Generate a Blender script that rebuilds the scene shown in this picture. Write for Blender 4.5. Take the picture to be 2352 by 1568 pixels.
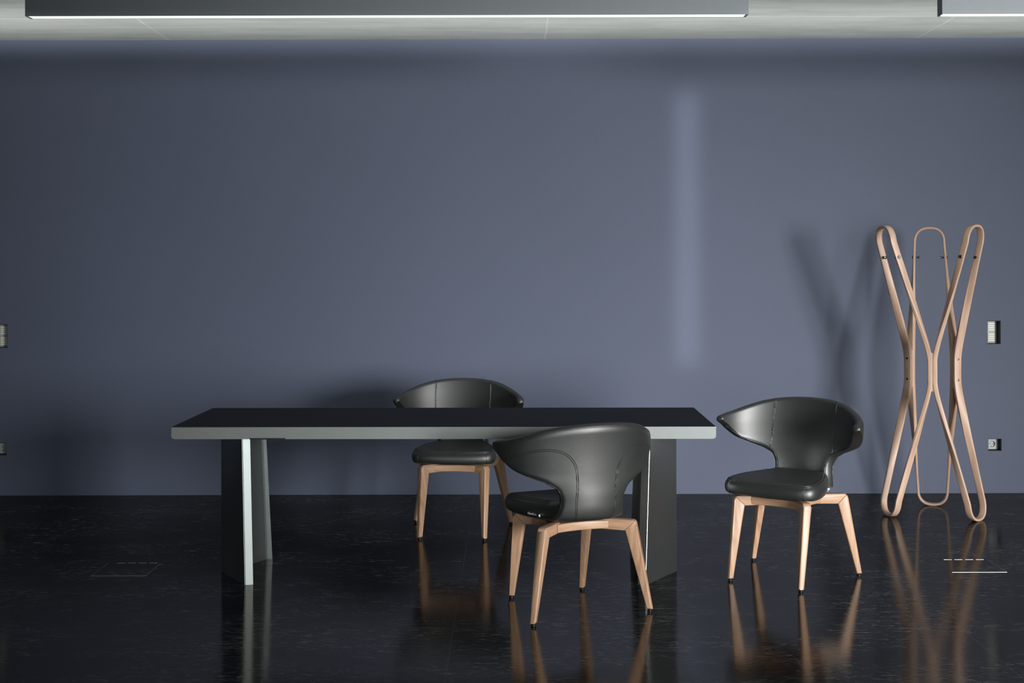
import bpy, bmesh, math, random
from mathutils import Vector, Matrix
import numpy as np

for o in list(bpy.data.objects):
    bpy.data.objects.remove(o, do_unlink=True)
S = bpy.context.scene
COL = S.collection
random.seed(7)

# ------------------------------------------------------------------ camera
FPX, HC = 2963.0, 1.445
cd = bpy.data.cameras.new('camera')
cam = bpy.data.objects.new('camera', cd)
COL.objects.link(cam)
cam.location = (0, 0, HC)
cd.sensor_width = 36.0
cd.lens = FPX / 2352 * 36
cd.shift_y = -179.0 / 2352
cd.shift_x = 1.2 / 2352
cd.clip_start = 0.05
cam.rotation_euler = (Matrix.Rotation(math.radians(90), 4, 'X') @ Matrix.Rotation(-0.0025, 4, 'Z')).to_euler()
S.camera = cam

# ------------------------------------------------------------------ view, world, lights
S.view_settings.view_transform = 'Standard'
S.view_settings.look = 'None'
S.view_settings.exposure = 0.0
S.view_settings.gamma = 1.0
S.view_settings.use_curve_mapping = False
W = bpy.data.worlds.new('world')
S.world = W
W.use_nodes = True
W.node_tree.nodes['Background'].inputs[0].default_value = (0.5, 0.6, 0.75, 1)
W.node_tree.nodes['Background'].inputs[1].default_value = 0.25

def area(name, loc, target, sx, sy, power, color=(1, 1, 1), spread=180.0):
    l = bpy.data.lights.new(name, 'AREA')
    l.shape = 'RECTANGLE'
    l.size, l.size_y, l.energy, l.color = sx, sy, power, color
    l.spread = math.radians(spread)
    o = bpy.data.objects.new(name, l)
    o.location = loc
    d = Vector(target) - Vector(loc)
    o.rotation_euler = d.to_track_quat('-Z', 'Y').to_euler()
    COL.objects.link(o)
    return o

area('window_light', (6.0, -1.9, 1.5), (0.60, 8.08, -0.05), 2.6, 2.2, 110, (0.985, 0.985, 0.97), 48)
area('rear_window_light', (0.9, -4.3, 1.45), (0.0, 5.5, 0.55), 3.0, 2.0, 12, (0.93, 1.0, 0.98), 36)
# added narrow strip low behind the camera, brightens the ceiling; no real source
area('added_ceiling_fill_light', (1.5, -0.8, 0.06), (1.5, 7.64, 2.935), 15.0, 0.08, 35, (0.97, 1.0, 0.97), 4.2)
# narrow strip of light from a slit between the windows
area('sunlit_slit_light', (1.085, -0.5, 1.68), (1.10, 8.08, 1.66), 0.13, 1.70, 0.36, (0.93, 0.96, 1.0), 1.7)

# ------------------------------------------------------------------ materials
def mat(name):
    m = bpy.data.materials.new(name)
    m.use_nodes = True
    nt = m.node_tree
    return m, nt, nt.nodes['Principled BSDF'], nt.nodes, nt.links

def set_in(b, **k):
    for a, v in k.items():
        b.inputs[a.replace('_', ' ')].default_value = v

def node(N, t, **k):
    n = N.new(t)
    for a, v in k.items():
        setattr(n, a, v)
    return n

def mapping(N, L, coord='Object', scale=(1, 1, 1)):
    tc = N.new('ShaderNodeTexCoord')
    mp = N.new('ShaderNodeMapping')
    mp.inputs['Scale'].default_value = scale
    L.new(tc.outputs[coord], mp.inputs['Vector'])
    return mp.outputs[0]

def noise(N, L, vec, scale, detail=4, rough=.55, dist=0.0):
    n = N.new('ShaderNodeTexNoise')
    n.inputs['Scale'].default_value = scale
    n.inputs['Detail'].default_value = detail
    n.inputs['Roughness'].default_value = rough
    n.inputs['Distortion'].default_value = dist
    L.new(vec, n.inputs['Vector'])
    return n.outputs['Fac']

def ramp(N, L, fac, stops):
    r = N.new('ShaderNodeValToRGB')
    e = r.color_ramp.elements
    while len(e) < len(stops):
        e.new(0.5)
    for i, (p, c) in enumerate(stops):
        e[i].position = p
        e[i].color = (*c, 1) if len(c) == 3 else c
    L.new(fac, r.inputs[0])
    return r.outputs[0]

def bump(N, L, h, strength, dist, bsdf):
    b = N.new('ShaderNodeBump')
    b.inputs['Strength'].default_value = strength
    b.inputs['Distance'].default_value = dist
    L.new(h, b.inputs['Height'])
    L.new(b.outputs[0], bsdf.inputs['Normal'])

def mth(N, L, op, a, b=None, c=None):
    n = N.new('ShaderNodeMath')
    n.operation = op
    for i, v in enumerate((a, b, c)):
        if v is None:
            continue
        if isinstance(v, (int, float)):
            n.inputs[i].default_value = v
        else:
            L.new(v, n.inputs[i])
    return n.outputs[0]

def mixc(N, L, fac, a, b):
    n = N.new('ShaderNodeMix')
    n.data_type = 'RGBA'
    for s, v in ((0, fac), (6, a), (7, b)):
        if isinstance(v, (int, float)):
            n.inputs[s].default_value = v
        elif isinstance(v, tuple):
            n.inputs[s].default_value = (*v, 1)
        else:
            L.new(v, n.inputs[s])
    return n.outputs[2]

# blue grey painted wall covering
M = {}
m, nt, b, N, L = mat('blue_grey_wall_paint')
v = mapping(N, L)
n1 = noise(N, L, mapping(N, L, scale=(60, 60, 6)), 6, 3)
n2 = noise(N, L, v, 0.7, 2)
c = ramp(N, L, mth(N, L, 'ADD', mth(N, L, 'MULTIPLY', n1, .35), mth(N, L, 'MULTIPLY', n2, .65)),
         [(0.3, (0.086, 0.102, 0.153)), (0.7, (0.102, 0.117, 0.176))])
L.new(c, b.inputs['Base Color'])
set_in(b, Roughness=0.62)
b.inputs['Specular IOR Level'].default_value = 0.3
w1 = noise(N, L, mapping(N, L, scale=(350, 350, 350)), 1, 2)
bump(N, L, w1, 0.25, 0.001, b)
M['wall'] = m

m, nt, b, N, L = mat('pale_plaster')
set_in(b, Base_Color=(0.12, 0.125, 0.13, 1), Roughness=0.8)
M['plaster'] = m

# raw concrete ceiling with thin pale shuttering ridges
m, nt, b, N, L = mat('board_marked_concrete')
v = mapping(N, L)
sep = N.new('ShaderNodeSeparateXYZ'); L.new(v, sep.inputs[0])
n1 = noise(N, L, mapping(N, L, scale=(0.7, 4.5, 1)), 2.2, 6, .62, .4)
n2 = noise(N, L, v, 9, 5, .6)
c = ramp(N, L, mth(N, L, 'ADD', mth(N, L, 'MULTIPLY', n1, .8), mth(N, L, 'MULTIPLY', n2, .2)),
         [(0.25, (0.46, 0.485, 0.46)), (0.55, (0.62, 0.64, 0.61)), (0.75, (0.69, 0.71, 0.68))])
lines = None
wob = mth(N, L, 'MULTIPLY', mth(N, L, 'SUBTRACT', noise(N, L, v, 5, 3), .5), .03)
for ax, pos, wd in ((0, -2.141, .007), (0, .213, .005), (0, 2.543, .006), (1, 7.37, .010), (1, 4.9, .010)):
    d = mth(N, L, 'ABSOLUTE', mth(N, L, 'SUBTRACT', mth(N, L, 'ADD', sep.outputs[ax], wob), pos))
    l = mth(N, L, 'LESS_THAN', d, wd)
    lines = l if lines is None else mth(N, L, 'MAXIMUM', lines, l)
lf = mth(N, L, 'MULTIPLY', lines, mth(N, L, 'MULTIPLY', noise(N, L, v, 3, 2), .9))
L.new(mixc(N, L, lf, c, (0.92, 0.92, 0.87)), b.inputs['Base Color'])
set_in(b, Roughness=0.8)
bump(N, L, mth(N, L, 'ADD', n1, lines), 0.3, 0.004, b)
M['concrete'] = m

# polished black floor, worn and scuffed
m, nt, b, N, L = mat('polished_black_floor')
N.remove(b)
v = mapping(N, L)
sep = N.new('ShaderNodeSeparateXYZ'); L.new(v, sep.inputs[0])
base = ramp(N, L, noise(N, L, v, 1.3, 5, .6), [(0.3, (0.002, 0.0025, 0.0035)), (0.7, (0.004, 0.005, 0.007))])
# scuffs: thin elongated flakes broken up by a larger mask
sA = noise(N, L, mapping(N, L, scale=(9, 26, 1)), 2.0, 9, .72, 1.2)
mA = noise(N, L, mapping(N, L, scale=(1.0, 1.8, 1)), 1.5, 3, .6)
scA = mth(N, L, 'MULTIPLY', ramp(N, L, sA, [(0.52, (0, 0, 0)), (0.64, (1, 1, 1))]),
          ramp(N, L, mA, [(0.42, (0, 0, 0)), (0.58, (1, 1, 1))]))
sB = noise(N, L, mapping(N, L, scale=(2.2, 22, 1)), 3.1, 6, .65, 2.0)
mB = noise(N, L, mapping(N, L, scale=(3, 3, 1)), 1.2, 2)
scB = mth(N, L, 'MULTIPLY', ramp(N, L, sB, [(0.60, (0, 0, 0)), (0.64, (1, 1, 1))]),
          ramp(N, L, mB, [(0.5, (0, 0, 0)), (0.6, (1, 1, 1))]))
vor = N.new('ShaderNodeTexVoronoi'); vor.inputs['Scale'].default_value = 3.2; L.new(v, vor.inputs['Vector'])
dots = mth(N, L, 'LESS_THAN', vor.outputs['Distance'], 0.011)
scuff = mth(N, L, 'MINIMUM', mth(N, L, 'ADD', mth(N, L, 'MULTIPLY', scA, .42), mth(N, L, 'MULTIPLY', scB, .55)), 1.0)
scuff = mth(N, L, 'MAXIMUM', scuff, mth(N, L, 'MULTIPLY', dots, .9))
seam = None
for p in (-4.248, -2.241, -0.234, 1.773, 3.78):
    l = mth(N, L, 'LESS_THAN', mth(N, L, 'ABSOLUTE', mth(N, L, 'SUBTRACT', sep.outputs[0], p)), 0.0011)
    seam = l if seam is None else mth(N, L, 'MAXIMUM', seam, l)
col = mixc(N, L, scuff, base, (0.24, 0.27, 0.28))
col = mixc(N, L, mth(N, L, 'MULTIPLY', seam, .35), col, (0.14, 0.15, 0.17))
dif = N.new('ShaderNodeBsdfDiffuse'); L.new(col, dif.inputs['Color'])
gl = N.new('ShaderNodeBsdfGlossy')
rg = mth(N, L, 'ADD', 0.085, mth(N, L, 'MULTIPLY', noise(N, L, v, 2.2, 4), .05))
rg = mth(N, L, 'ADD', rg, mth(N, L, 'MULTIPLY', scuff, .25))
L.new(rg, gl.inputs['Roughness'])
gl.inputs['Color'].default_value = (1.0, 0.97, 0.90, 1)
bp = N.new('ShaderNodeBump'); bp.inputs['Strength'].default_value = .12; bp.inputs['Distance'].default_value = .002
L.new(noise(N, L, mapping(N, L, scale=(30, 110, 1)), 1.0, 3), bp.inputs['Height'])
L.new(bp.outputs[0], gl.inputs['Normal'])
mx = N.new('ShaderNodeMixShader')
mx.inputs[0].default_value = 0.19
L.new(dif.outputs[0], mx.inputs[1]); L.new(gl.outputs[0], mx.inputs[2])
L.new(mx.outputs[0], N['Material Output'].inputs['Surface'])
M['floor'] = m

# black leather
m, nt, b, N, L = mat('black_leather')
v = mapping(N, L)
c = ramp(N, L, noise(N, L, v, 14, 4), [(0.3, (0.0085, 0.0105, 0.0100)), (0.7, (0.0135, 0.0160, 0.0150))])
L.new(c, b.inputs['Base Color'])
set_in(b, Roughness=0.49, IOR=1.75)
b.inputs['Specular IOR Level'].default_value = 0.75
vo = N.new('ShaderNodeTexVoronoi'); vo.inputs['Scale'].default_value = 520; L.new(v, vo.inputs['Vector'])
h = mth(N, L, 'ADD', mth(N, L, 'MULTIPLY', vo.outputs['Distance'], .5), mth(N, L, 'MULTIPLY', noise(N, L, v, 60, 4), .6))
bump(N, L, h, 0.16, 0.0012, b)
M['leather'] = m

# walnut, grain runs along U
def wood(name, c0, c1, c2, rough=.42):
    m, nt, b, N, L = mat(name)
    v = mapping(N, L, 'UV', (1, 1, 1))
    g = noise(N, L, mapping(N, L, 'UV', (5, 60, 1)), 1.0, 6, .6, .8)
    g2 = noise(N, L, mapping(N, L, 'UV', (12, 420, 1)), 1.0, 3, .5)
    big = noise(N, L, mapping(N, L, 'UV', (2, 9, 1)), 1.2, 2, .5)
    f = mth(N, L, 'ADD', mth(N, L, 'ADD', mth(N, L, 'MULTIPLY', g, .55), mth(N, L, 'MULTIPLY', g2, .2)), mth(N, L, 'MULTIPLY', big, .3))
    L.new(ramp(N, L, f, [(0.32, c0), (0.54, c1), (0.74, c2)]), b.inputs['Base Color'])
    set_in(b, Roughness=rough)
    bump(N, L, g2, 0.05, 0.0005, b)
    return m
M['walnut'] = wood('oiled_walnut', (0.28, 0.145, 0.082), (0.46, 0.280, 0.178), (0.57, 0.375, 0.250))
M['walnut_stand'] = wood('bent_walnut', (0.36, 0.215, 0.145), (0.56, 0.375, 0.275), (0.68, 0.49, 0.375))

def plain(name, col, rough=.5, metal=0.0, spec=.5):
    m, nt, b, N, L = mat(name)
    v = mapping(N, L)
    k = noise(N, L, v, 30, 3)
    c = ramp(N, L, k, [(0.3, tuple(x * .98 for x in col)), (0.7, tuple(min(1, x * 1.02) for x in col))])
    L.new(c, b.inputs['Base Color'])
    set_in(b, Roughness=rough, Metallic=metal)
    b.inputs['Specular IOR Level'].default_value = spec
    return m
M['glide'] = plain('black_plastic', (0.01, 0.01, 0.011), .35)
M['steel'] = plain('brushed_steel', (0.38, 0.39, 0.39), .45, 1.0)
M['dark_steel'] = plain('burnished_steel', (0.16, 0.16, 0.16), .35, 1.0)
M['table_metal'] = plain('grey_lacquered_steel', (0.36, 0.385, 0.385), .36, .97)
M['tray_metal'] = plain('satin_grey_steel', (0.28, 0.30, 0.295), .62, .80)
M['linoleum'] = plain('black_linoleum', (0.012, 0.014, 0.019), .62, 0, .15)
M['lamp_metal'] = plain('grey_anodised_profile', (0.24, 0.265, 0.285), .5, .3)
M['cavity'] = plain('box_black', (0.006, 0.008, 0.010), .7)
M['plate'] = plain('grey_fitting_plastic', (0.42, 0.44, 0.43), .5)
M['ivory'] = plain('ivory_bars', (0.90, 0.88, 0.76), .5)
M['white_print'] = plain('white_woven_tag', (0.75, 0.77, 0.80), .6)
m, nt, b, N, L = mat('lamp_diffuser')
set_in(b, Base_Color=(.9, .9, .9, 1), Emission_Color=(0.95, 1.0, 0.98, 1), Emission_Strength=1.3)
M['diffuser'] = m

# ------------------------------------------------------------------ mesh helpers
def finish(name, bm, material, parent=None, smooth=35.0, uv=None):
    bmesh.ops.remove_doubles(bm, verts=bm.verts, dist=1e-6)
    bmesh.ops.recalc_face_normals(bm, faces=bm.faces)
    me = bpy.data.meshes.new(name)
    bm.to_mesh(me)
    bm.free()
    for mm in (material if isinstance(material, (list, tuple)) else [material]):
        me.materials.append(mm)
    if smooth:
        for p in me.polygons:
            p.use_smooth = True
        me.set_sharp_from_angle(angle=math.radians(smooth))
    o = bpy.data.objects.new(name, me)
    COL.objects.link(o)
    if parent:
        o.parent = parent
    return o

def thing(name, label, cat, loc=(0, 0, 0), rotz=0, group=None):
    o = bpy.data.objects.new(name, None)
    o.empty_display_size = .1
    COL.objects.link(o)
    o.location = loc
    o.rotation_euler = (0, 0, rotz)
    o['label'] = label
    o['category'] = cat
    if group:
        o['group'] = group
    return o

def box(bm, x0, x1, y0, y1, z0, z1, bev=0.0, seg=2):
    r = bmesh.ops.create_cube(bm, size=1)
    vs = r['verts']
    for q in vs:
        q.co = Vector(((x0 + x1) / 2 + q.co.x * (x1 - x0), (y0 + y1) / 2 + q.co.y * (y1 - y0), (z0 + z1) / 2 + q.co.z * (z1 - z0)))
    if bev:
        es = list({e for q in vs for e in q.link_edges})
        bmesh.ops.bevel(bm, geom=es, offset=bev, segments=seg, affect='EDGES', profile=.5)

def uvl(bm):
    return bm.loops.layers.uv.verify()

def rrect(hw, ht, r, seg=3):
    """closed rounded-rectangle section: list of (w, t)"""
    r = min(r, hw * .98, ht * .98)
    pts = []
    for cx, cy, a0 in ((hw - r, ht - r, 0), (-hw + r, ht - r, 90), (-hw + r, -ht + r, 180), (hw - r, -ht + r, 270)):
        for i in range(seg + 1):
            a = math.radians(a0 + 90 * i / seg)
            pts.append((cx + r * math.cos(a), cy + r * math.sin(a)))
    return pts

def sweep(bm, pts, Ws, hw, ht, r=.003, seg=3, caps=True):
    """sweep a rounded rectangle along pts; Ws wide-axis hints, hw/ht lists of half sizes; writes UV along grain"""
    U = uvl(bm)
    n = len(pts)
    rings, dist = [], 0.0
    ds = []
    for i in range(n):
        T = (pts[min(i + 1, n - 1)] - pts[max(i - 1, 0)]).normalized()
        Wv = Ws[i] - T * Ws[i].dot(T)
        Wv.normalize()
        Nn = T.cross(Wv)
        if i:
            dist += (pts[i] - pts[i - 1]).length
        ds.append(dist)
        sec = rrect(hw[i], ht[i], r, seg)
        rings.append([bm.verts.new(pts[i] + Wv * a + Nn * b_) for a, b_ in sec])
    k = len(rings[0])
    sec = rrect(hw[0], ht[0], r, seg)
    per = [0.0]
    for j in range(k):
        a, b_ = sec[j], sec[(j + 1) % k]
        per.append(per[-1] + math.hypot(a[0] - b_[0], a[1] - b_[1]))
    for i in range(n - 1):
        for j in range(k):
            j2 = (j + 1) % k
            f = bm.faces.new((rings[i][j], rings[i + 1][j], rings[i + 1][j2], rings[i][j2]))
            for l, (uu, vv) in zip(f.loops, ((ds[i], per[j]), (ds[i + 1], per[j]), (ds[i + 1], per[j + 1]), (ds[i], per[j + 1]))):
                l[U].uv = (uu, vv)
    if caps:
        for rg_ in (rings[0], rings[-1]):
            f = bm.faces.new(rg_)
            for l, (a, b_) in zip(f.loops, sec):
                l[U].uv = (a, b_)
    return rings

def tube(bm, pts, rad, k=6, closed=False):
    n = len(pts)
    rings = []
    up = Vector((0, 0, 1))
    for i in range(n):
        a = pts[(i - 1) % n] if (closed or i) else pts[0]
        c_ = pts[(i + 1) % n] if (closed or i < n - 1) else pts[-1]
        T = (c_ - a).normalized()
        A = T.cross(up)
        if A.length < .1:
            A = T.cross(Vector((1, 0, 0)))
        A.normalize()
        B = T.cross(A)
        rings.append([bm.verts.new(pts[i] + (A * math.cos(2 * math.pi * j / k) + B * math.sin(2 * math.pi * j / k)) * rad) for j in range(k)])
    for i in range(n if closed else n - 1):
        for j in range(k):
            bm.faces.new((rings[i][j], rings[(i + 1) % n][j], rings[(i + 1) % n][(j + 1) % k], rings[i][(j + 1) % k]))
    if not closed:
        bm.faces.new(rings[0]); bm.faces.new(rings[-1])

def cyl(bm, p, d, rads, lens, k=20):
    """lathe along d from p: radii at cumulative distances"""
    d = d.normalized()
    A = d.orthogonal().normalized()
    B = d.cross(A)
    rings = []
    for r_, l_ in zip(rads, lens):
        rings.append([bm.verts.new(p + d * l_ + (A * math.cos(2 * math.pi * j / k) + B * math.sin(2 * math.pi * j / k)) * r_) for j in range(k)])
    for i in range(len(rings) - 1):
        for j in range(k):
            bm.faces.new((rings[i][j], rings[i + 1][j], rings[i + 1][(j + 1) % k], rings[i][(j + 1) % k]))
    bm.faces.new(rings[0]); bm.faces.new(rings[-1])

def smooth_poly(pts, rad, n=8):
    """round interior corners of a 3D polyline with quadratic arcs"""
    out = [pts[0]]
    for i in range(1, len(pts) - 1):
        p, a, c_ = pts[i], pts[i - 1], pts[i + 1]
        ra = min(rad, (p - a).length * .49); rc = min(rad, (c_ - p).length * .49)
        s = p + (a - p).normalized() * ra
        e = p + (c_ - p).normalized() * rc
        for k in range(n + 1):
            t = k / n
            out.append(s * (1 - t) ** 2 + p * 2 * t * (1 - t) + e * t * t)
    out.append(pts[-1])
    return out

def resample(pts, n):
    d = [0.0]
    for i in range(1, len(pts)):
        d.append(d[-1] + (pts[i] - pts[i - 1]).length)
    out = []
    j = 0
    for k in range(n):
        t = d[-1] * k / (n - 1)
        while j < len(d) - 2 and d[j + 1] < t:
            j += 1
        w_ = (t - d[j]) / max(d[j + 1] - d[j], 1e-9)
        out.append(pts[j].lerp(pts[j + 1], w_))
    return out

def interp(x, xs, ys):
    return float(np.interp(x, xs, ys))

def smooth_interp(x, xs, ys):
    """Catmull-Rom style cubic Hermite through the points"""
    if x <= xs[0]: return ys[0]
    if x >= xs[-1]: return ys[-1]
    i = max(j for j in range(len(xs) - 1) if xs[j] <= x)
    def sl(k):
        if k == 0: return (ys[1] - ys[0]) / (xs[1] - xs[0])
        if k == len(xs) - 1: return (ys[-1] - ys[-2]) / (xs[-1] - xs[-2])
        return (ys[k + 1] - ys[k - 1]) / (xs[k + 1] - xs[k - 1])
    h = xs[i + 1] - xs[i]; t = (x - xs[i]) / h
    return ((2*t**3 - 3*t**2 + 1) * ys[i] + (t**3 - 2*t**2 + t) * h * sl(i)
            + (-2*t**3 + 3*t**2) * ys[i + 1] + (t**3 - t**2) * h * sl(i + 1))

# ------------------------------------------------------------------ room shell
YW, ZC = 8.08, 2.850
XL, XR, YF = -7.0, 8.5, -5.0

def struct(name, bm, material, parent=None, smooth=None):
    o = finish(name, bm, material, parent, smooth)
    if parent is None:
        o['kind'] = 'structure'
    return o

def quad(bm, a, b_, c_, d):
    return bm.faces.new([bm.verts.new(Vector(q)) for q in (a, b_, c_, d)])

bm = bmesh.new(); box(bm, XL - .2, XR + .2, YF - .2, YW + .25, -.15, 0); struct('floor', bm, M['floor'])
bm = bmesh.new(); box(bm, XL - .2, XR + .2, YF - .2, YW + .25, ZC, ZC + .2); struct('ceiling', bm, M['concrete'])
bm = bmesh.new(); box(bm, XL - .15, XL, YF, YW + .2, 0, ZC); struct('wall_left', bm, M['plaster'])
bm = bmesh.new(); box(bm, XR, XR + .15, YF, YW + .2, 0, ZC); struct('wall_right', bm, M['plaster'])
bm = bmesh.new(); box(bm, XL, XR, YF - .15, YF, 0, ZC); struct('wall_front', bm, M['plaster'])

# back wall with four rectangular boxes let into it: (x0, x1, z0, z1, depth)
HOLES = [(2.978, 3.063, 0.933, 1.080, .045), (2.983, 3.067, 0.264, 0.341, .045),
         (-3.243, -3.158, 0.925, 1.072, .045), (-3.250, -3.166, 0.252, 0.330, .045)]
xs = sorted({XL, XR} | {h[0] for h in HOLES} | {h[1] for h in HOLES})
zs = sorted({0, ZC} | {h[2] for h in HOLES} | {h[3] for h in HOLES})
bm = bmesh.new()
for i in range(len(xs) - 1):
    for j in range(len(zs) - 1):
        cx, cz = (xs[i] + xs[i + 1]) / 2, (zs[j] + zs[j + 1]) / 2
        if any(h[0] < cx < h[1] and h[2] < cz < h[3] for h in HOLES):
            continue
        quad(bm, (xs[i], YW, zs[j]), (xs[i + 1], YW, zs[j]), (xs[i + 1], YW, zs[j + 1]), (xs[i], YW, zs[j + 1]))
for x0, x1, z0, z1, d in HOLES:
    y0, y1 = YW, YW + .07
    quad(bm, (x0, y0, z0), (x1, y0, z0), (x1, y1, z0), (x0, y1, z0))
    quad(bm, (x0, y0, z1), (x1, y0, z1), (x1, y1, z1), (x0, y1, z1))
    quad(bm, (x0, y0, z0), (x0, y0, z1), (x0, y1, z1), (x0, y1, z0))
    quad(bm, (x1, y0, z0), (x1, y0, z1), (x1, y1, z1), (x1, y1, z0))
    quad(bm, (x0, y1, z0), (x1, y1, z0), (x1, y1, z1), (x0, y1, z1))
quad(bm, (XL, YW + .2, 0), (XR, YW + .2, 0), (XR, YW + .2, ZC), (XL, YW + .2, ZC))
quad(bm, (XL, YW, ZC), (XR, YW, ZC), (XR, YW + .2, ZC), (XL, YW + .2, ZC))
quad(bm, (XL, YW, 0), (XR, YW, 0), (XR, YW + .2, 0), (XL, YW + .2, 0))
quad(bm, (XL, YW, 0), (XL, YW, ZC), (XL, YW + .2, ZC), (XL, YW + .2, 0))
quad(bm, (XR, YW, 0), (XR, YW, ZC), (XR, YW + .2, ZC), (XR, YW + .2, 0))
bmesh.ops.remove_doubles(bm, verts=bm.verts, dist=1e-5)
me = bpy.data.meshes.new('wall_back'); bm.normal_update(); bm.to_mesh(me); bm.free()
me.materials.append(M['wall'])
wall_back = bpy.data.objects.new('wall_back', me); COL.objects.link(wall_back); wall_back['kind'] = 'structure'

# ------------------------------------------------------------------ fittings inside the wall boxes
def box_liner(t, x0, x1, z0, z1, depth):
    bm = bmesh.new()
    w = .0025
    y0, y1 = .004, .068
    box(bm, x0, x0 + w, y0, y1, z0, z1); box(bm, x1 - w, x1, y0, y1, z0, z1)
    box(bm, x0 + w, x1 - w, y0, y1, z0, z0 + w); box(bm, x0 + w, x1 - w, y0, y1, z1 - w, z1)
    box(bm, x0 + w, x1 - w, y1 - w, y1, z0 + w, z1 - w)
    finish('wall_box', bm, M['cavity'], t, 0)

def bar_fitting(hole, label, depth):
    x0, x1, z0, z1, d = hole
    cx, cz = (x0 + x1) / 2, (z0 + z1) / 2
    t = thing('wall_switch', label, 'switch', (cx, YW, cz), 0, 'barred fittings let into the wall')
    hx, hz = (x1 - x0) / 2, (z1 - z0) / 2
    box_liner(t, -hx + .0005, hx - .0005, -hz + .0005, hz - .0005, d)
    bm = bmesh.new()
    box(bm, -hx + .003, hx - .004, depth, .065, -hz + .0035, hz - .0035, .002)
    finish('face_plate', bm, M['plate'], t)
    for s in (1, -1):
        for k in range(4):
            zc = s * .0335 + (1.5 - k) * .0134
            bm = bmesh.new()
            box(bm, -.0212, .0212, depth - .005, depth + .002, zc - .0046, zc + .0046, .0015)
            finish('bar', bm, M['ivory'], t)
    return t

bar_fitting(HOLES[0], 'recessed wall switch with two banks of pale bars, right of the coat stand', .050)
bar_fitting(HOLES[2], 'recessed wall switch with two banks of pale bars, cut by the left photo edge', .050)

def socket_fitting(hole, label, depth):
    x0, x1, z0, z1, d = hole
    cx, cz = (x0 + x1) / 2, (z0 + z1) / 2
    t = thing('power_socket', label, 'socket', (cx, YW, cz), 0, 'power sockets let into the wall')
    hx, hz = (x1 - x0) / 2, (z1 - z0) / 2
    box_liner(t, -hx + .0005, hx - .0005, -hz + .0005, hz - .0005, d)
    # round-welled schuko insert
    bm = bmesh.new()
    ox = 0.0
    k = 40
    R0, R1 = .0195, .0185
    sq, ra, rb, fl = [], [], [], []
    hxp, hzp = hx - .004, hz - .005
    for j in range(k):
        a = 2 * math.pi * j / k
        c_, s_ = math.cos(a), math.sin(a)
        m_ = max(abs(c_) / (hxp - abs(ox) * 0), abs(s_) / hzp)
        sq.append(bm.verts.new((c_ / m_, depth, s_ / m_)))
        ra.append(bm.verts.new((ox + c_ * R0, depth, s_ * R0)))
        rb.append(bm.verts.new((ox + c_ * R1, depth + .012, s_ * R1)))
    for j in range(k):
        j2 = (j + 1) % k
        bm.faces.new((sq[j], sq[j2], ra[j2], ra[j])); bm.faces.new((ra[j], ra[j2], rb[j2], rb[j]))
    bm.faces.new(rb)
    finish('face_plate', bm, M['plate'], t)
    bm = bmesh.new()
    for s in (-1, 1):
        cyl(bm, Vector((ox + s * .0095, depth + .0105, 0)), Vector((0, 1, 0)), [.0026, .0026], [0, .0018], 14)
    finish('pin_hole', bm, M['cavity'], t)
    for s in (-1, 1):
        bm = bmesh.new()
        box(bm, ox - .002, ox + .002, depth + .001, depth + .014, min(s * .0185, s * .0145), max(s * .0185, s * .0145), .0005)
        finish('earth_clip', bm, M['steel'], t)
    return t

socket_fitting(HOLES[1], 'small grey recessed power socket low on the wall, right of the coat stand', .046)
socket_fitting(HOLES[3], 'small grey recessed power socket low on the wall, at the left photo edge', .046)

# ------------------------------------------------------------------ floor boxes
def floor_box(cx, cy, label):
    t = thing('floor_socket_box', label, 'floor box', (cx, cy, 0), 0, 'square socket lids let into the floor')
    h = .128
    bm = bmesh.new()
    w = .0028
    for a in ((-h, h, -h, -h + w), (h - w, h, -h + w, h - w), (-h, -h + w, -h + w, h - w)):
        box(bm, a[0], a[1], a[2], a[3], 0, .0013)
    finish('frame', bm, M['steel'], t, 0)
    bm = bmesh.new()
    box(bm, -h + w + .002, h - w - .002, -h + w + .002, h - .006, 0.0, .0010)
    finish('lid', bm, M['floor'], t, 0)
    bm = bmesh.new()
    box(bm, -h + w, -h + w + .0035, -h + w, h - w, 0.0002, .0016)  # black strip paints the shade in the gap beside the left rim
    finish('gap_shade_strip', bm, M['cavity'], t, 0)
    for k in range(4):
        x = -.084 + k * .052
        bm = bmesh.new()
        box(bm, x, x + .040, h - .005, h - .001, 0.0, .0026, .0008)
        finish('hinge_bar', bm, M['steel'], t, 0)
    return t

floor_box(2.180, 6.145, 'square floor socket lid with a bright rim, set in floor in front of coat stand')
floor_box(-1.828, 6.115, 'square floor socket lid, faint rim, set in dark floor left of the table')

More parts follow.
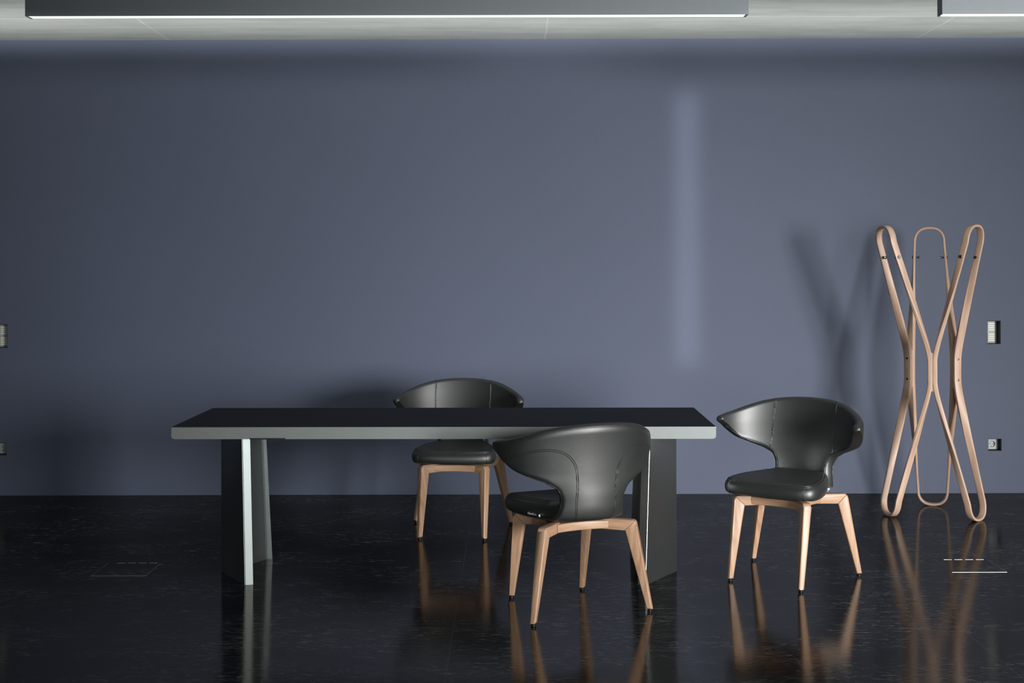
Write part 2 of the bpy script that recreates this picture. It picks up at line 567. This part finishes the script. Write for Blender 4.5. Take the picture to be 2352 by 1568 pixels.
# ------------------------------------------------------------------ pendant lamps
def lamp(x0, x1, segs, label):
    Yf, zb, wdt, hgt = 5.70, 2.543, .066, .13
    cx = (x0 + x1) / 2
    t = thing('linear_pendant_lamp', label, 'lamp', (cx, Yf + wdt / 2, zb), -.0004, 'long linear pendant lamps')
    hx = (x1 - x0) / 2
    bm = bmesh.new()
    # inverted channel: front, back, top and end plates
    p = .004
    box(bm, -hx, hx, -wdt / 2, -wdt / 2 + p, 0, hgt)
    box(bm, -hx, hx, wdt / 2 - p, wdt / 2, 0, hgt)
    box(bm, -hx, hx, -wdt / 2 + p, wdt / 2 - p, hgt - p, hgt)
    box(bm, -hx, -hx + p, -wdt / 2 + p, wdt / 2 - p, 0, hgt - p)
    box(bm, hx - p, hx, -wdt / 2 + p, wdt / 2 - p, 0, hgt - p)
    finish('housing', bm, M['lamp_metal'], t, 0)
    edges = [-hx + .012 + (2 * hx - .024) * s for s in segs]
    for a, b_ in zip(edges[:-1], edges[1:]):
        bm = bmesh.new()
        box(bm, a + .001, b_ - .001, -wdt / 2 + p + .0005, wdt / 2 - p - .0005, .0005, .006)
        finish('diffuser', bm, M['diffuser'], t, 0)
    for s in (-1, 1):
        bm = bmesh.new()
        cyl(bm, Vector((s * (hx - .35), 0, hgt)), Vector((0, 0, 1)), [.0012, .0012], [0, ZC - zb - hgt], 8)
        finish('suspension_cable', bm, M['steel'], t)
    return t
kx = 5.70 / FPX
lamp((60 - 1176) * kx, (1722 - 1176) * kx, (0, .335, .667, 1), 'long grey linear pendant lamp hanging above the table')
lamp((2167 - 1176) * kx, (2167 - 1176) * kx + 3.2, (0, .333, .667, 1), 'grey linear pendant lamp cut off by the upper right photo corner')

# ------------------------------------------------------------------ table
TX, TROT = -.299, math.radians(-.72)
TYF, TYB, TZ = 5.680, 6.430, .7275
tab = thing('dining_table', 'long dining table with thin dark top and pale grey steel edge on folded steel legs', 'table', (TX, (TYF + TYB) / 2, 0), TROT)
hx, hy = 1.2005, .375
bm = bmesh.new()
Z0 = TZ - .0540
# tray profile: side walls with rounded lower corners, plus underside, with a socket notch at the front left
def tray(bm):
    r, n = .014, 5
    prof = []
    def ring(z, ins):
        return [(-hx + ins, -hy + ins), (hx - ins, -hy + ins), (hx - ins, hy - ins), (-hx + ins, hy - ins)], z
    levels = [ring(TZ - .0012, .0), ring(Z0 + r, .0)]
    for k in range(1, n + 1):
        a = math.pi / 2 * k / n
        levels.append(ring(Z0 + r - r * math.sin(a), r - r * math.cos(a)))
    rows = []
    for pts, z in levels:
        rows.append([bm.verts.new((p[0], p[1], z)) for p in pts])
    for i in range(len(rows) - 1):
        for j in range(4):
            bm.faces.new((rows[i][j], rows[i + 1][j], rows[i + 1][(j + 1) % 4], rows[i][(j + 1) % 4]))
    bm.faces.new(rows[-1]); bm.faces.new(rows[0])
# plain slab with rounded lower end corners (front edge stays square, as seen)
def slab(bm):
    r, n = .013, 6
    prof = [(-hx, TZ - .0012), (-hx, Z0 + r)]
    prof += [(-hx + r - r * math.cos(math.pi / 2 * k / n), Z0 + r - r * math.sin(math.pi / 2 * k / n)) for k in range(1, n + 1)]
    prof += [(hx - r + r * math.sin(math.pi / 2 * k / n), Z0 + r - r * math.cos(math.pi / 2 * k / n)) for k in range(0, n + 1)]
    prof += [(hx, TZ - .0012)]
    a = [bm.verts.new((x, -hy, z)) for x, z in prof]
    b_ = [bm.verts.new((x, hy, z)) for x, z in prof]
    fa = bm.faces.new(a); fb = bm.faces.new(b_)
    for i in range(len(prof)):
        j = (i + 1) % len(prof)
        bm.faces.new((a[i], a[j], b_[j], b_[i]))
    es = [e for e in fa.edges]
    bmesh.ops.bevel(bm, geom=es, offset=.0015, segments=2, affect='EDGES')
slab(bm)
finish('tabletop', bm, M['tray_metal'], tab, 30)
bm = bmesh.new()
box(bm, -hx + .0015, hx - .0015, -hy + .0015, hy - .0015, TZ - .0012, TZ, .0004, 1)
finish('top_surface', bm, M['linoleum'], tab, 0)
bm = bmesh.new()
nx0 = (575 - 1176) / 521.7 - TX; nx1 = (657 - 1176) / 521.7 - TX
box(bm, nx0, nx1, -hy - .0012, -hy + .16, Z0 - .0015, Z0 + .0048)  # black inlay paints the shade of the slot under the front edge
finish('slot_shade_inlay', bm, M['cavity'], tab, 0)

def vleg(plan_b, plan_t, shift=(0, 0)):
    """extruded folded leg from bottom plan to top plan (world XY lists)"""
    bm = bmesh.new()
    c, s = math.cos(-TROT), math.sin(-TROT)
    def loc(p, z):
        x, y = p[0] - TX, p[1] - (TYF + TYB) / 2
        return (x * c - y * s, x * s + y * c, z)
    A = [bm.verts.new(loc(p, 0)) for p in plan_b]
    B = [bm.verts.new(loc(p, Z0 - .0003)) for p in plan_t]
    n = len(A)
    bm.faces.new(A); bm.faces.new(B)
    vert = []
    for i in range(n):
        j = (i + 1) % n
        bm.faces.new((A[i], A[j], B[j], B[i]))
    for i in range(n):
        e = bm.edges.get((A[i], B[i])); vert.append(e)
    bmesh.ops.bevel(bm, geom=vert, offset=.0032, segments=3, affect='EDGES')
    finish('leg', bm, M['table_metal'], tab, 30)

def lerp2(a, b_, t):
    return (a[0] + (b_[0] - a[0]) * t, a[1] + (b_[1] - a[1]) * t)
# left leg: front arm end (P2,P3), outer corner P1, back arm end (Q,Q2)
P1, P1b = (-1.3667, 6.062), (-1.3740, 6.110)
P2, P3 = (-1.2046, 5.813), (-1.1680, 5.821)
IV = (-1.3370, 6.072)
Q, Q2, Q3 = (-1.2024, 6.322), (-1.1655, 6.275), (-1.1950, 6.362)
P1t, P1bt, IVt = (-1.3667, 6.062), (-1.3740, 6.110), (-1.3370, 6.072)
k1, k2 = .107, .14
vleg([P1, P2, P3, IV, Q, Q2, Q3, P1b],
     [P1t, lerp2(P2, P1, k1), lerp2(P3, IV, k1), IVt, lerp2(Q, IV, k2), lerp2(Q2, IV, k2 + .01), lerp2(Q3, P1b, k2), P1bt])
# right leg
A1, A2 = (.5638, 5.812), (.6005, 5.795)
A3, A3b = (.7717, 6.056), (.7780, 6.105)
AI = (.7400, 6.072)
B1, B2, B3 = (.6050, 6.322), (.5750, 6.330), (.6080, 6.362)
vleg([A1, A2, A3, A3b, B3, B2, B1, AI],
     [lerp2(A1, AI, .15), lerp2(A2, A3, .15), A3, A3b, lerp2(B3, A3b, .14), lerp2(B2, AI, .15), lerp2(B1, AI, .14), AI])

# ------------------------------------------------------------------ chair
def yb(z): return smooth_interp(z, [.40, .45, .50, .56, .62, .68, .74, .805], [.200, .213, .216, .222, .235, .250, .268, .290])
def aa(z): return smooth_interp(z, [.40, .485, .56, .61, .65, .69, .805], [.245, .25, .310, .320, .329, .336, .343])
SIDE = [(38.7, .403), (36.0, .425), (33.6, .455), (32.0, .485), (30.8, .515), (31.6, .540), (38, .562), (45, .574), (53, .586), (60, .596),
        (66, .608), (71, .622), (76, .636), (81, .651), (86.2, .661), (89.2, .672), (90.0, .689)]
TOPZ = ([0, 10, 20, 30, 40, 50, 60, 70, 80, 85, 88.0, 89.6, 90.0], [.803, .8015, .7975, .790, .7785, .763, .7475, .7345, .726, .7215, .717, .707, .689])
RS = .31 * math.pi / 180
_half = [(0, .400), (20, .400)] + SIDE + [(p, z) for p, z in list(zip(*TOPZ))[::-1][1:]]
OUT = np.array([(p * RS, z) for p, z in _half] + [(-p * RS, z) for p, z in _half[::-1]])

def edge_dist(s, z):
    p = np.array([s, z])
    a = OUT; b_ = np.roll(OUT, -1, axis=0)
    d = b_ - a
    t = np.clip(((p - a) * d).sum(1) / np.maximum((d * d).sum(1), 1e-12), 0, 1)
    q = a + d * t[:, None]
    return float(np.sqrt(((p - q) ** 2).sum(1)).min())

def shell(phi, z, side, extra=0.0, d=None):
    """point on the backrest: side -1 inner (towards the sitter), +1 outer, 0 mid"""
    a, y0 = aa(z), yb(z)
    ph = math.radians(phi)
    def mid(ph_, z_):
        return Vector((aa(z_) * math.sin(ph_), yb(z_) * math.cos(ph_), z_))
    P = mid(ph, z)
    if side == 0:
        return P
    e = .002
    du = mid(ph + e, z) - mid(ph - e, z)
    dv = mid(ph, z + e) - mid(ph, z - e)
    Nn = du.cross(dv).normalized()       # points inwards or outwards?
    if Nn.dot(Vector((math.sin(ph), math.cos(ph), 0))) < 0:
        Nn = -Nn
    if d is None:
        d = edge_dist(phi * RS, z)
    far = min(1, abs(phi) / 88)
    if side < 0:
        off, r_ = -.018, .020
        r_ *= 1 - .5 * max(0, far - .75) / .25
    else:
        off = smooth_interp(z, [.40, .45, .50, .56, .62, .68, .74, .805], [.034, .041, .045, .043, .037, .031, .025, .019])
        off = off * (1 - .35 * max(0, far - .6) / .4)
        r_ = .030 * (1 - .66 * max(0, far - .75) / .25)
    rr = min(d / r_, 1)
    t = math.sqrt(max(0, 1 - (1 - rr) ** 2))
    return P + Nn * (off * t + (extra if side > 0 else -extra))

def side_at(v):
    n = len(SIDE) - 1
    # arc-length like parameter
    L_ = [0]
    for i in range(n):
        L_.append(L_[-1] + math.hypot((SIDE[i + 1][0] - SIDE[i][0]) * RS, SIDE[i + 1][1] - SIDE[i][1]))
    t = v * L_[-1]
    return smooth_interp(t, L_, [p for p, _ in SIDE]), smooth_interp(t, L_, [z for _, z in SIDE])

def build_backrest(parent):
    bm = bmesh.new()
    def ease(t, k=.86):   # cluster samples near 1 and 0
        return t
    vs = []
    NV, NS = 58, 34
    for i in range(NV + 1):
        t = i / NV
        vs.append(.5 - .5 * math.cos(math.pi * t) if True else t)
    vs = [.55 * a + .45 * (i / NV) for i, a in enumerate(vs)]
    ss = [math.sin(math.pi / 2 * j / NS) for j in range(NS + 1)]
    ss = [.7 * a + .3 * (j / NS) for j, a in enumerate(ss)]
    grids = {}
    tip = SIDE[-1][1]
    Lc = [0, .10, .25, .45, .62, .80, 1]
    Zc = [.400, .45, .53, .60, .66, .735, .803]
    for side in (-1, 1):
        g = []
        for i, v_ in enumerate(vs):
            pe, ze = side_at(v_)
            zc = smooth_interp(v_, Lc, Zc)
            row = []
            for j in range(-NS, NS + 1):
                s_ = ss[abs(j)] * (1 if j >= 0 else -1)
                phi = pe * s_
                g_low = abs(s_) ** 2.0
                g_top = (.803 - smooth_interp(abs(phi), *TOPZ)) / (.803 - tip)
                w_ = max(0, (v_ - .35) / .65) ** 1.5
                gg = g_low * (1 - w_) + g_top * w_
                z = zc + (ze - zc) * gg
                bd = (i in (0, NV)) or abs(j) == NS
                row.append(bm.verts.new(shell(phi, z, side, 0.0, 0.0 if bd else None)))
            g.append(row)
        grids[side] = g
        for i in range(NV):
            for j in range(2 * NS):
                bm.faces.new((g[i][j], g[i + 1][j], g[i + 1][j + 1], g[i][j + 1]))
    bmesh.ops.remove_doubles(bm, verts=bm.verts, dist=1e-5)
    # seams
    def seam(curve, side, gap=.0034, rad=.0015):
        xs_ = [c_[0] for c_ in curve]
        pts = []
        dense = []
        n = 60
        Ls = [0]
        for i in range(1, len(curve)):
            Ls.append(Ls[-1] + math.hypot((curve[i][0] - curve[i - 1][0]) * RS, curve[i][1] - curve[i - 1][1]))
        for k in range(n + 1):
            t = Ls[-1] * k / n
            dense.append((smooth_interp(t, Ls, [c_[0] for c_ in curve]), smooth_interp(t, Ls, [c_[1] for c_ in curve])))
        for off in (-gap, gap):
            pts = []
            for k in range(n + 1):
                a = dense[max(k - 1, 0)]; b_ = dense[min(k + 1, n)]
                tx, tz = (b_[0] - a[0]) * RS, b_[1] - a[1]
                l_ = math.hypot(tx, tz)
                phi = dense[k][0] + (-tz / l_) * off / RS
                z = dense[k][1] + (tx / l_) * off
                pts.append(shell(phi, z, side, .0006))
            tube(bm, pts, rad, 6)
    outer = [(.074, .405), (.082, .43), (.084, .46), (.085, .50), (.086, .55), (.090, .60), (.100, .64), (.118, .668), (.14, .688), (.17, .701),
             (.21, .706), (.256, .700), (.300, .681), (.325, .668)]
    inner = [(.150, .792), (.152, .76), (.152, .72), (.150, .66), (.149, .61), (.152, .56)]
    for s in (-1, 1):
        cv = []
        for x, z in outer:
            cv.append((s * math.degrees(math.asin(min(.985, x / (aa(z) + .03)))), z))
        seam(cv, 1)
        cv = []
        for x, z in inner:
            cv.append((s * math.degrees(math.asin(min(.985, x / (aa(z) - .018)))), z))
        seam(cv, -1, .0026)
    # edge stitch line just inside the rim on the sitter side and on the outer side
    for s in (-1, 1):
        e_in = []
        for p, z in SIDE[2:-2]:
            e_in.append((s * (p - 1.9), z + .006))
        seam(e_in, -1, .0012, .0008)
        e_out = [(s * (p - 2.2), z + .007) for p, z in SIDE[1:9]]
        seam(e_out, 1, .0012, .0008)
        top = [(s * p, z - .009) for p, z in zip(TOPZ[0][:-2], TOPZ[1][:-2])]
        seam(top, 1, .0012, .0008)
    return finish('backrest', bm, M['leather'], parent, 60)

def build_seat(parent):
    # half outline (x>=0) front centre -> back centre
    half = [(0, -.226), (.06, -.226), (.12, -.2235), (.165, -.217), (.197, -.204), (.216, -.182), (.2235, -.150), (.222, -.11),
            (.215, -.06), (.204, -.01), (.190, .035), (.174, .075), (.160, .11), (.149, .145), (.132, .175), (.09, .190), (0, .195)]
    L_ = [0]
    for i in range(1, len(half)):
        L_.append(L_[-1] + math.hypot(half[i][0] - half[i - 1][0], half[i][1] - half[i - 1][1]))
    n = 56
    hp = []
    for k in range(n + 1):
        t = L_[-1] * k / n
        hp.append((max(0, smooth_interp(t, L_, [p[0] for p in half])), smooth_interp(t, L_, [p[1] for p in half])))
    ring = hp + [(-x, y) for x, y in hp[-2:0:-1]]
    m_ = len(ring)
    def normals():
        out = []
        for i in range(m_):
            a = ring[i - 1]; b_ = ring[(i + 1) % m_]
            tx, ty = b_[0] - a[0], b_[1] - a[1]
            l_ = math.hypot(tx, ty)
            out.append((-ty / l_, tx / l_))     # inward for ccw
        return out
    nn = normals()
    # z of top as function of y: front waterfalls down
    def ztop(x, y):
        z = smooth_interp(y, [-.23, -.18, -.08, .03, .12, .2], [.453, .462, .468, .471, .474, .478])
        return z - .006 * math.exp(-(x / .12) ** 2) * math.exp(-((y + .0) / .12) ** 2)
    def zbot(x, y):
        return smooth_interp(y, [-.23, -.1, .05, .2], [.397, .392, .389, .397]) - .004 * (1 - min(1, abs(x) / .2))
    prof = [(.030, 0.0), (.014, .004), (.006, .10), (.002, .25), (0.0, .45), (.0015, .62), (.005, .76), (.011, .87), (.019, .945), (.030, .985), (.045, 1.0)]
    bm = bmesh.new()
    rows = []
    def pt(i, ins, h):
        x, y = ring[i]
        # tapering inset: front face slopes back a little towards its top
        ix = x + nn[i][0] * ins
        iy = y + nn[i][1] * ins
        zt, zb_ = ztop(ix, iy), zbot(ix, iy)
        if abs(x) < 1e-6: ix = 0
        return Vector((ix, iy, zb_ + (zt - zb_) * h))
    for ins, h in prof:
        rows.append([bm.verts.new(pt(i, ins, h)) for i in range(m_)])
    for i in range(len(rows) - 1):
        for j in range(m_):
            bm.faces.new((rows[i][j], rows[i][(j + 1) % m_], rows[i + 1][(j + 1) % m_], rows[i + 1][j]))
    # top cap: shrink toward a spine
    last = rows[-1]
    base = [v_.co.copy() for v_ in last]
    for k in range(1, 8):
        t = k / 8
        new = []
        for i in range(m_):
            c_ = base[i]
            cy = -.02 + (c_.y + .02) * .35
            q = c_.lerp(Vector((0, cy, 0)), t)
            q.z = ztop(q.x, q.y)
            new.append(bm.verts.new(q))
        for j in range(m_):
            bm.faces.new((last[j], last[(j + 1) % m_], new[(j + 1) % m_], new[j]))
        last = new
    # close with bridging strips across
    for i in range(1, m_ // 2):
        a, b_ = last[i], last[m_ - i]
        a2, b2 = last[i + 1] if i + 1 <= m_ // 2 else None, last[m_ - i - 1]
        if i + 1 == m_ // 2:
            bm.faces.new((a, last[i + 1], b_))
        else:
            bm.faces.new((a, a2, b2, b_))
    bm.faces.new((last[0], last[1], last[m_ - 1]))
    bm.faces.new(rows[0])
    # seam double line around the top rim and two vertical corner seams
    for h, ins in ((.90, .0135), (.965, .0225)):
        pts = [pt(i, ins - .0006, h) + Vector((0, 0, .0004)) for i in range(m_) if ring[i][1] < .13]
        i0 = next(i for i in range(m_) if ring[i][1] >= .13)
        idx = [i % m_ for i in range(i0 - (m_ - len(pts)) * 0, i0)]
        order = [i for i in range(m_) if ring[i][1] < .13]
        split = max(i for i in order if i < m_ // 2)
        left = [i for i in order if i > m_ // 2]
        seq = left + [i for i in order if i <= split]
        tube(bm, [pt(i, ins - .0006, h) + Vector((0, 0, .0006)) for i in seq], .0015, 6)
    for sx in (1, -1):
        for dx in (0, .005):
            i = min(range(m_), key=lambda q: abs(ring[q][0] - sx * (.178 + dx)) + (10 if ring[q][1] > -.15 else 0))
            x = sx * (.178 + dx)
            pts = []
            for ins, h in prof[1:9]:
                p = pt(i, ins, h); pts.append(Vector((x, p.y - .0006, p.z)))
            tube(bm, pts, .0013, 6)
    return finish('seat', bm, M['leather'], parent, 60)

def build_chair():
    t = thing('dining_chair', 'x', 'chair', group='black leather chairs with walnut legs')
    build_backrest(t)
    seat = build_seat(t)
    # --- frame ---
    RAILZ, RH = .381, .046
    def frame_corner(sx, sy, kx_, ky_, fx, fy):
        K = Vector((sx * kx_, sy * ky_, 0)); e = K.normalized(); lat = Vector((-e.y, e.x, 0))
        rk = K.length
        F = Vector((sx * fx, sy * fy, 0)); rf = F.dot(e); lf = F.dot(lat)
        zf = .012
        U = None
        def P(r_, z_, side_t):
            # lateral lean of the leg below the knee
            k = max(0, min(1, (RAILZ - .02 - z_) / (RAILZ - .02 - zf)))
            return e * r_ + lat * (lf * k + side_t) + Vector((0, 0, z_))
        O = (rk, RAILZ); I = (rk - .047, RAILZ - RH)
        rc = .018
        arc = [(rk - rc + rc * math.cos(a) , RAILZ - rc + rc * math.sin(a)) for a in [math.radians(q) for q in (0, 22, 45)]]
        arc2 = [(rk - rc + rc * math.cos(a), RAILZ - rc + rc * math.sin(a)) for a in [math.radians(q) for q in (45, 68, 90)]]
        legp = [(rf + .0125, zf), (rf - .0125, zf), I] + arc[::-1]
        railp = [I, (.012, RAILZ - RH + .004), (.012, RAILZ)] + arc2[::-1]
        def prism(poly, halft, mitre, name, along):
            bm = bmesh.new()
            Ul = uvl(bm)
            A = [bm.verts.new(P(r_, z_, halft(z_, r_))) for r_, z_ in poly]
            B = [bm.verts.new(P(r_, z_, -halft(z_, r_))) for r_, z_ in poly]
            bm.faces.new(A); bm.faces.new(B)
            n = len(poly)
            for i in range(n):
                j = (i + 1) % n
                bm.faces.new((A[i], A[j], B[j], B[i]))
            es = []
            for i in range(n):
                j = (i + 1) % n
                if {i, j} == set(mitre):
                    continue
                for V in (A, B):
                    es.append(bm.edges.get((V[i], V[j])))
            bmesh.ops.bevel(bm, geom=es, offset=.0062, segments=3, affect='EDGES', profile=.5, clamp_overlap=True)
            for f in bm.faces:
                for l in f.loops:
                    c_ = l.vert.co
                    r_, z_, la = c_.dot(e), c_.z, c_.dot(lat)
                    l[Ul].uv = (z_ + .3 * sx, r_ + la) if along == 'z' else (r_, z_ + la + .5)
            return finish(name, bm, M['walnut'], t, 40)
        ht = lambda z_, r_: interp(z_, [0, RAILZ - RH, RAILZ], [.0115, .0190, .0190])
        leg = prism(legp, ht, (2, 3), 'leg', 'z')
        rail = prism(railp, lambda z_, r_: .019, (0, 3), 'rail', 'r')
        bm = bmesh.new()
        c_ = e * rf + lat * lf
        cyl(bm, Vector((c_.x, c_.y, 0)), Vector((0, 0, 1)), [.009, .0105, .0105, .007, .007], [0, .0015, .0062, .0075, .0125], 20)
        finish('glide', bm, M['glide'], leg)
        return e
    for sx in (-1, 1):
        frame_corner(sx, -1, .180, .163, .171, .217)
        frame_corner(sx, 1, .219, .192, .266, .217)
    # --- curved bracing blocks between neighbouring rails ---
    def brace(p, q, bow):
        mid = (Vector(p) + Vector(q)) / 2
        inw = -Vector((mid.x, mid.y, 0)).normalized()
        pts, Wd = [], []
        for k in range(13):
            s_ = k / 12
            P_ = Vector(p).lerp(Vector(q), s_) + inw * bow * 4 * s_ * (1 - s_)
            pts.append(P_); Wd.append(Vector((0, 0, 1)))
        bm = bmesh.new()
        sweep(bm, pts, Wd, [.0175] * 13, [.016] * 13, .0045, 3)
        finish('brace', bm, M['walnut'], t, 50)
    zb_ = .3585
    brace((-.112, -.112, zb_), (.112, -.112, zb_), .012)
    brace((-.120, .117, zb_), (.120, .117, zb_), .016)
    for s in (-1, 1):
        brace((s * .117, -.092, zb_), (s * .124, .088, zb_), .014)
    bm = bmesh.new()
    box(bm, -.10, .10, -.09, .13, RAILZ - .0005, .3935, .003)
    finish('seat_support', bm, M['cavity'], t, 0)
    # --- woven tag and printed maker's word on the right-hand side of the seat ---
    bm = bmesh.new()
    p0 = Vector((.176, .088, .404))
    u = Vector((.35, -.0, 0)).normalized()
    a = [Vector((.172, .083, .4030)), Vector((.1760, .0845, .4035)), Vector((.1815, .086, .4090)), Vector((.1785, .0845, .4140)), Vector((.172, .083, .4150))]
    nrm = Vector((.3, -1, 0)).normalized() * .0012
    A = [bm.verts.new(q) for q in a]; B = [bm.verts.new(q + nrm) for q in a]
    bm.faces.new(A); bm.faces.new(B)
    for i in range(len(a)):
        bm.faces.new((A[i], A[(i + 1) % 5], B[(i + 1) % 5], B[i]))
    finish('woven_tag', bm, M['white_print'], t, 0)
    cu = bpy.data.curves.new('print', 'FONT'); cu.body = 'ClassiCon'; cu.size = .0125; cu.extrude = .0003
    cu.align_x = 'CENTER'
    tmp = bpy.data.objects.new('tmp_text', cu); COL.objects.link(tmp)
    dg = bpy.context.evaluated_depsgraph_get()
    me = bpy.data.meshes.new_from_object(tmp.evaluated_get(dg))
    bpy.data.objects.remove(tmp, do_unlink=True)
    me.materials.clear(); me.materials.append(M['white_print'])
    to = bpy.data.objects.new('printed_word', me)
    COL.objects.link(to)
    # baseline runs along the seat's side, towards its back -> front when read from outside
    p_f, p_b = Vector((.2145, -.058, 0)), Vector((.184, .050, 0))
    # reading direction, seen from +X side: from front (left in the picture) to back
    dirx = (Vector((.1765, .070, 0)) - Vector((.196, .018, 0))).normalized()
    nz = dirx.cross(Vector((0, 0, 1)))
    R3 = Matrix((dirx, Vector((0, 0, 1)), nz)).transposed().to_4x4()
    mid = Vector((.1885, .040, .4065)) + nz * .0016
    me.transform(Matrix.Translation(mid) @ R3)
    to.parent = seat
    return t

def copy_tree(o, parent=None):
    c_ = o.copy(); COL.objects.link(c_)
    c_.parent = parent
    for ch in [q for q in bpy.data.objects if q.parent == o and q != c_]:
        copy_tree(ch, c_)
    return c_

ch0 = build_chair()
CH = [((1.2575, 5.940, 0), -36.4, 'black leather chair turned towards the camera, alone between table and coat stand'),
      ((-.293, 6.966, 0), -5.8, 'black leather chair behind the table, its middle hidden by the tabletop'),
      ((.240, 5.447, 0), 203.7, 'black leather chair in front of the table, seen from behind')]
for i, (loc, a, lab) in enumerate(CH):
    c_ = ch0 if i == 0 else copy_tree(ch0)
    c_.location = loc
    c_.rotation_euler = (0, 0, math.radians(a))
    c_['label'] = lab

# ------------------------------------------------------------------ coat stand
def build_coat_stand():
    cx, cy = 2.420, 7.42
    t = thing('coat_stand', 'tall walnut coat stand of crossing bent wood loops, standing before the blue wall', 'coat stand', (cx, cy, 0))
    H, RB = 1.656, .147
    A0 = 72
    zmid = H / 2
    bolts = []
    rec = []
    def loop(al, top):
        RL = .274 if top else .265
        dx = Vector((-.017, 0, 0)) if top else Vector((0, 0, 0))
        a = math.radians(al)
        e = Vector((math.cos(a), math.sin(a), 0)); tg = Vector((-e.y, e.x, 0))
        def strand(sgn):
            b_ = math.radians(al + sgn * 60)
            eb = Vector((math.cos(b_), math.sin(b_), 0)); tb = Vector((-eb.y, eb.x, 0))
            base = eb * RB - tb * sgn * .0128
            pts = [base + Vector((0, 0, zmid)), base + Vector((0, 0, .925))]
            tp = dx + e * (RL - .005) + tg * sgn * .083 + Vector((0, 0, 1.560))
            pts.append(tp)
            return pts, eb
        L1, w1 = strand(-1)
        L2, w2 = strand(1)
        arc = []
        nA = 22
        for k in range(1, nA):
            th = math.pi * k / nA
            cc, ss_ = math.cos(th), math.sin(th)
            x = -.083 * math.copysign(abs(cc) ** (2 / 2.45), cc)
            z = .0895 * abs(ss_) ** (2 / 2.45)
            arc.append(dx + e * (RL - .005 + .012 * z / .09) + tg * x + Vector((0, 0, 1.560 + z)))
        a1 = smooth_poly(L1, .095, 14)
        a2 = smooth_poly(L2, .095, 14)
        path = a1 + arc + a2[::-1]
        path = resample(path, 170)
        Wd, hw, ht = [], [], []
        n = len(path)
        for i, p in enumerate(path):
            wb = w1 if i < n / 2 else w2
            k = max(0, min(1, (p.z - .90) / (1.50 - .90)))
            k = k * k * (3 - 2 * k) * .5 + k * .5
            Wd.append(wb.lerp(e, k).normalized())
            hw.append(.0225 - .0035 * k)
            ht.append(.0133 - .0062 * min(1, k * 1.25))
        if top and not rec:
            b_ = math.radians(al - 60)
            eb = Vector((math.cos(b_), math.sin(b_), 0)); tb = Vector((-eb.y, eb.x, 0))
            for i, p in enumerate(path[:n // 2]):
                if p.z < 1.0:
                    rec.append((p.z, abs(p.dot(tb)) - ht[i], p.dot(eb)))
        if not top:
            path = [Vector((p.x, p.y, H - p.z)) for p in path]
        bm = bmesh.new()
        sweep(bm, path, Wd, hw, ht, .0045, 3)
        o = finish('bent_loop', bm, M['walnut_stand'], t, 50)
        if top:
            for sgn in (-1, 1):
                i = min(range(n), key=lambda q: abs(path[q].z - 1.478) + (0 if (path[q].dot(tg) * sgn > 0) else 9))
                p = path[i]
                T = (path[i + 1] - path[i - 1]).normalized()
                outw = Wd[i].cross(T); outw.normalize()
                if outw.dot(tg) * sgn < 0:
                    outw = -outw
                hb = ht[i]
                bm = bmesh.new()
                cyl(bm, p + outw * (hb - .001), outw, [.0095, .0095, .008], [0, .004, .0055], 20)
                cyl(bm, p - outw * (hb - .001), -outw, [.005, .0045, .0045, .0085, .0095, .0075], [0, .003, .014, .017, .021, .0225], 20)
                finish('coat_peg', bm, M['dark_steel'], t, 40)
        return o
    for k in range(3):
        loop(A0 + 120 * k, True)
        loop(A0 + 120 * k, False)
    # glued wedge that fills the crotches between the two strands of each waist
    rz, rg, rr = [q[0] for q in rec], [q[1] for q in rec], [q[2] for q in rec]
    for k in range(3):
        b_ = math.radians(A0 + 60 + 120 * k)
        eb = Vector((math.cos(b_), math.sin(b_), 0)); tb = Vector((-eb.y, eb.x, 0))
        up = []
        zt = .947
        for i in range(13):
            z = zmid + (zt - zmid) * i / 12
            up.append((interp(z, rz, rg) + .0045, z))
        g = interp(zt, rz, rg)
        for i in range(1, 7):
            a = math.pi / 2 * i / 6
            up.append((g * math.cos(a), zt - .012 * math.sin(a)))
        right = [(x, H - z) for x, z in up[::-1]] + up
        outline = right + [(-x, z) for x, z in right[::-1] if abs(x) > 1e-6]
        keep = []
        for q in outline:
            if not keep or math.hypot(q[0] - keep[-1][0], q[1] - keep[-1][1]) > 1e-5:
                keep.append(q)
        bm = bmesh.new(); Ul = uvl(bm)
        F_, B_ = [], []
        for x, z in keep:
            R_ = interp(max(z, H - z), rz, rr)
            F_.append(bm.verts.new(eb * (R_ + .0190) + tb * x + Vector((0, 0, z))))
            B_.append(bm.verts.new(eb * (R_ - .0190) + tb * x + Vector((0, 0, z))))
        n_ = len(keep)
        # strips across the width keep the bent faces clean
        def fill(V):
            bmesh.ops.triangle_fill(bm, use_beauty=True, edges=[bm.edges.get((V[i], V[(i + 1) % n_])) or bm.edges.new((V[i], V[(i + 1) % n_])) for i in range(n_)])
        fill(F_); fill(B_)
        for i in range(n_):
            j = (i + 1) % n_
            bm.faces.new((F_[i], F_[j], B_[j], B_[i]))
        for f in bm.faces:
            for l in f.loops:
                l[Ul].uv = (l.vert.co.z, l.vert.co.dot(tb) + .3)
        finish('waist_wedge', bm, M['walnut_stand'], t, 40)
    # screws through the three waist blocks
    for k in range(3):
        b_ = math.radians(A0 + 60 + 120 * k)
        eb = Vector((math.cos(b_), math.sin(b_), 0)); tb = Vector((-eb.y, eb.x, 0))
        for z in (.888, .768):
            for s in (-1, 1):
                bm = bmesh.new()
                p = eb * RB + tb * s * .0258 + Vector((0, 0, z))
                cyl(bm, p, tb * s, [.0068, .0068, .0058, .003, .003], [0, .0014, .0020, .0020, .0008], 20)
                finish('screw', bm, M['dark_steel'], t, 40)
    return t
build_coat_stand()
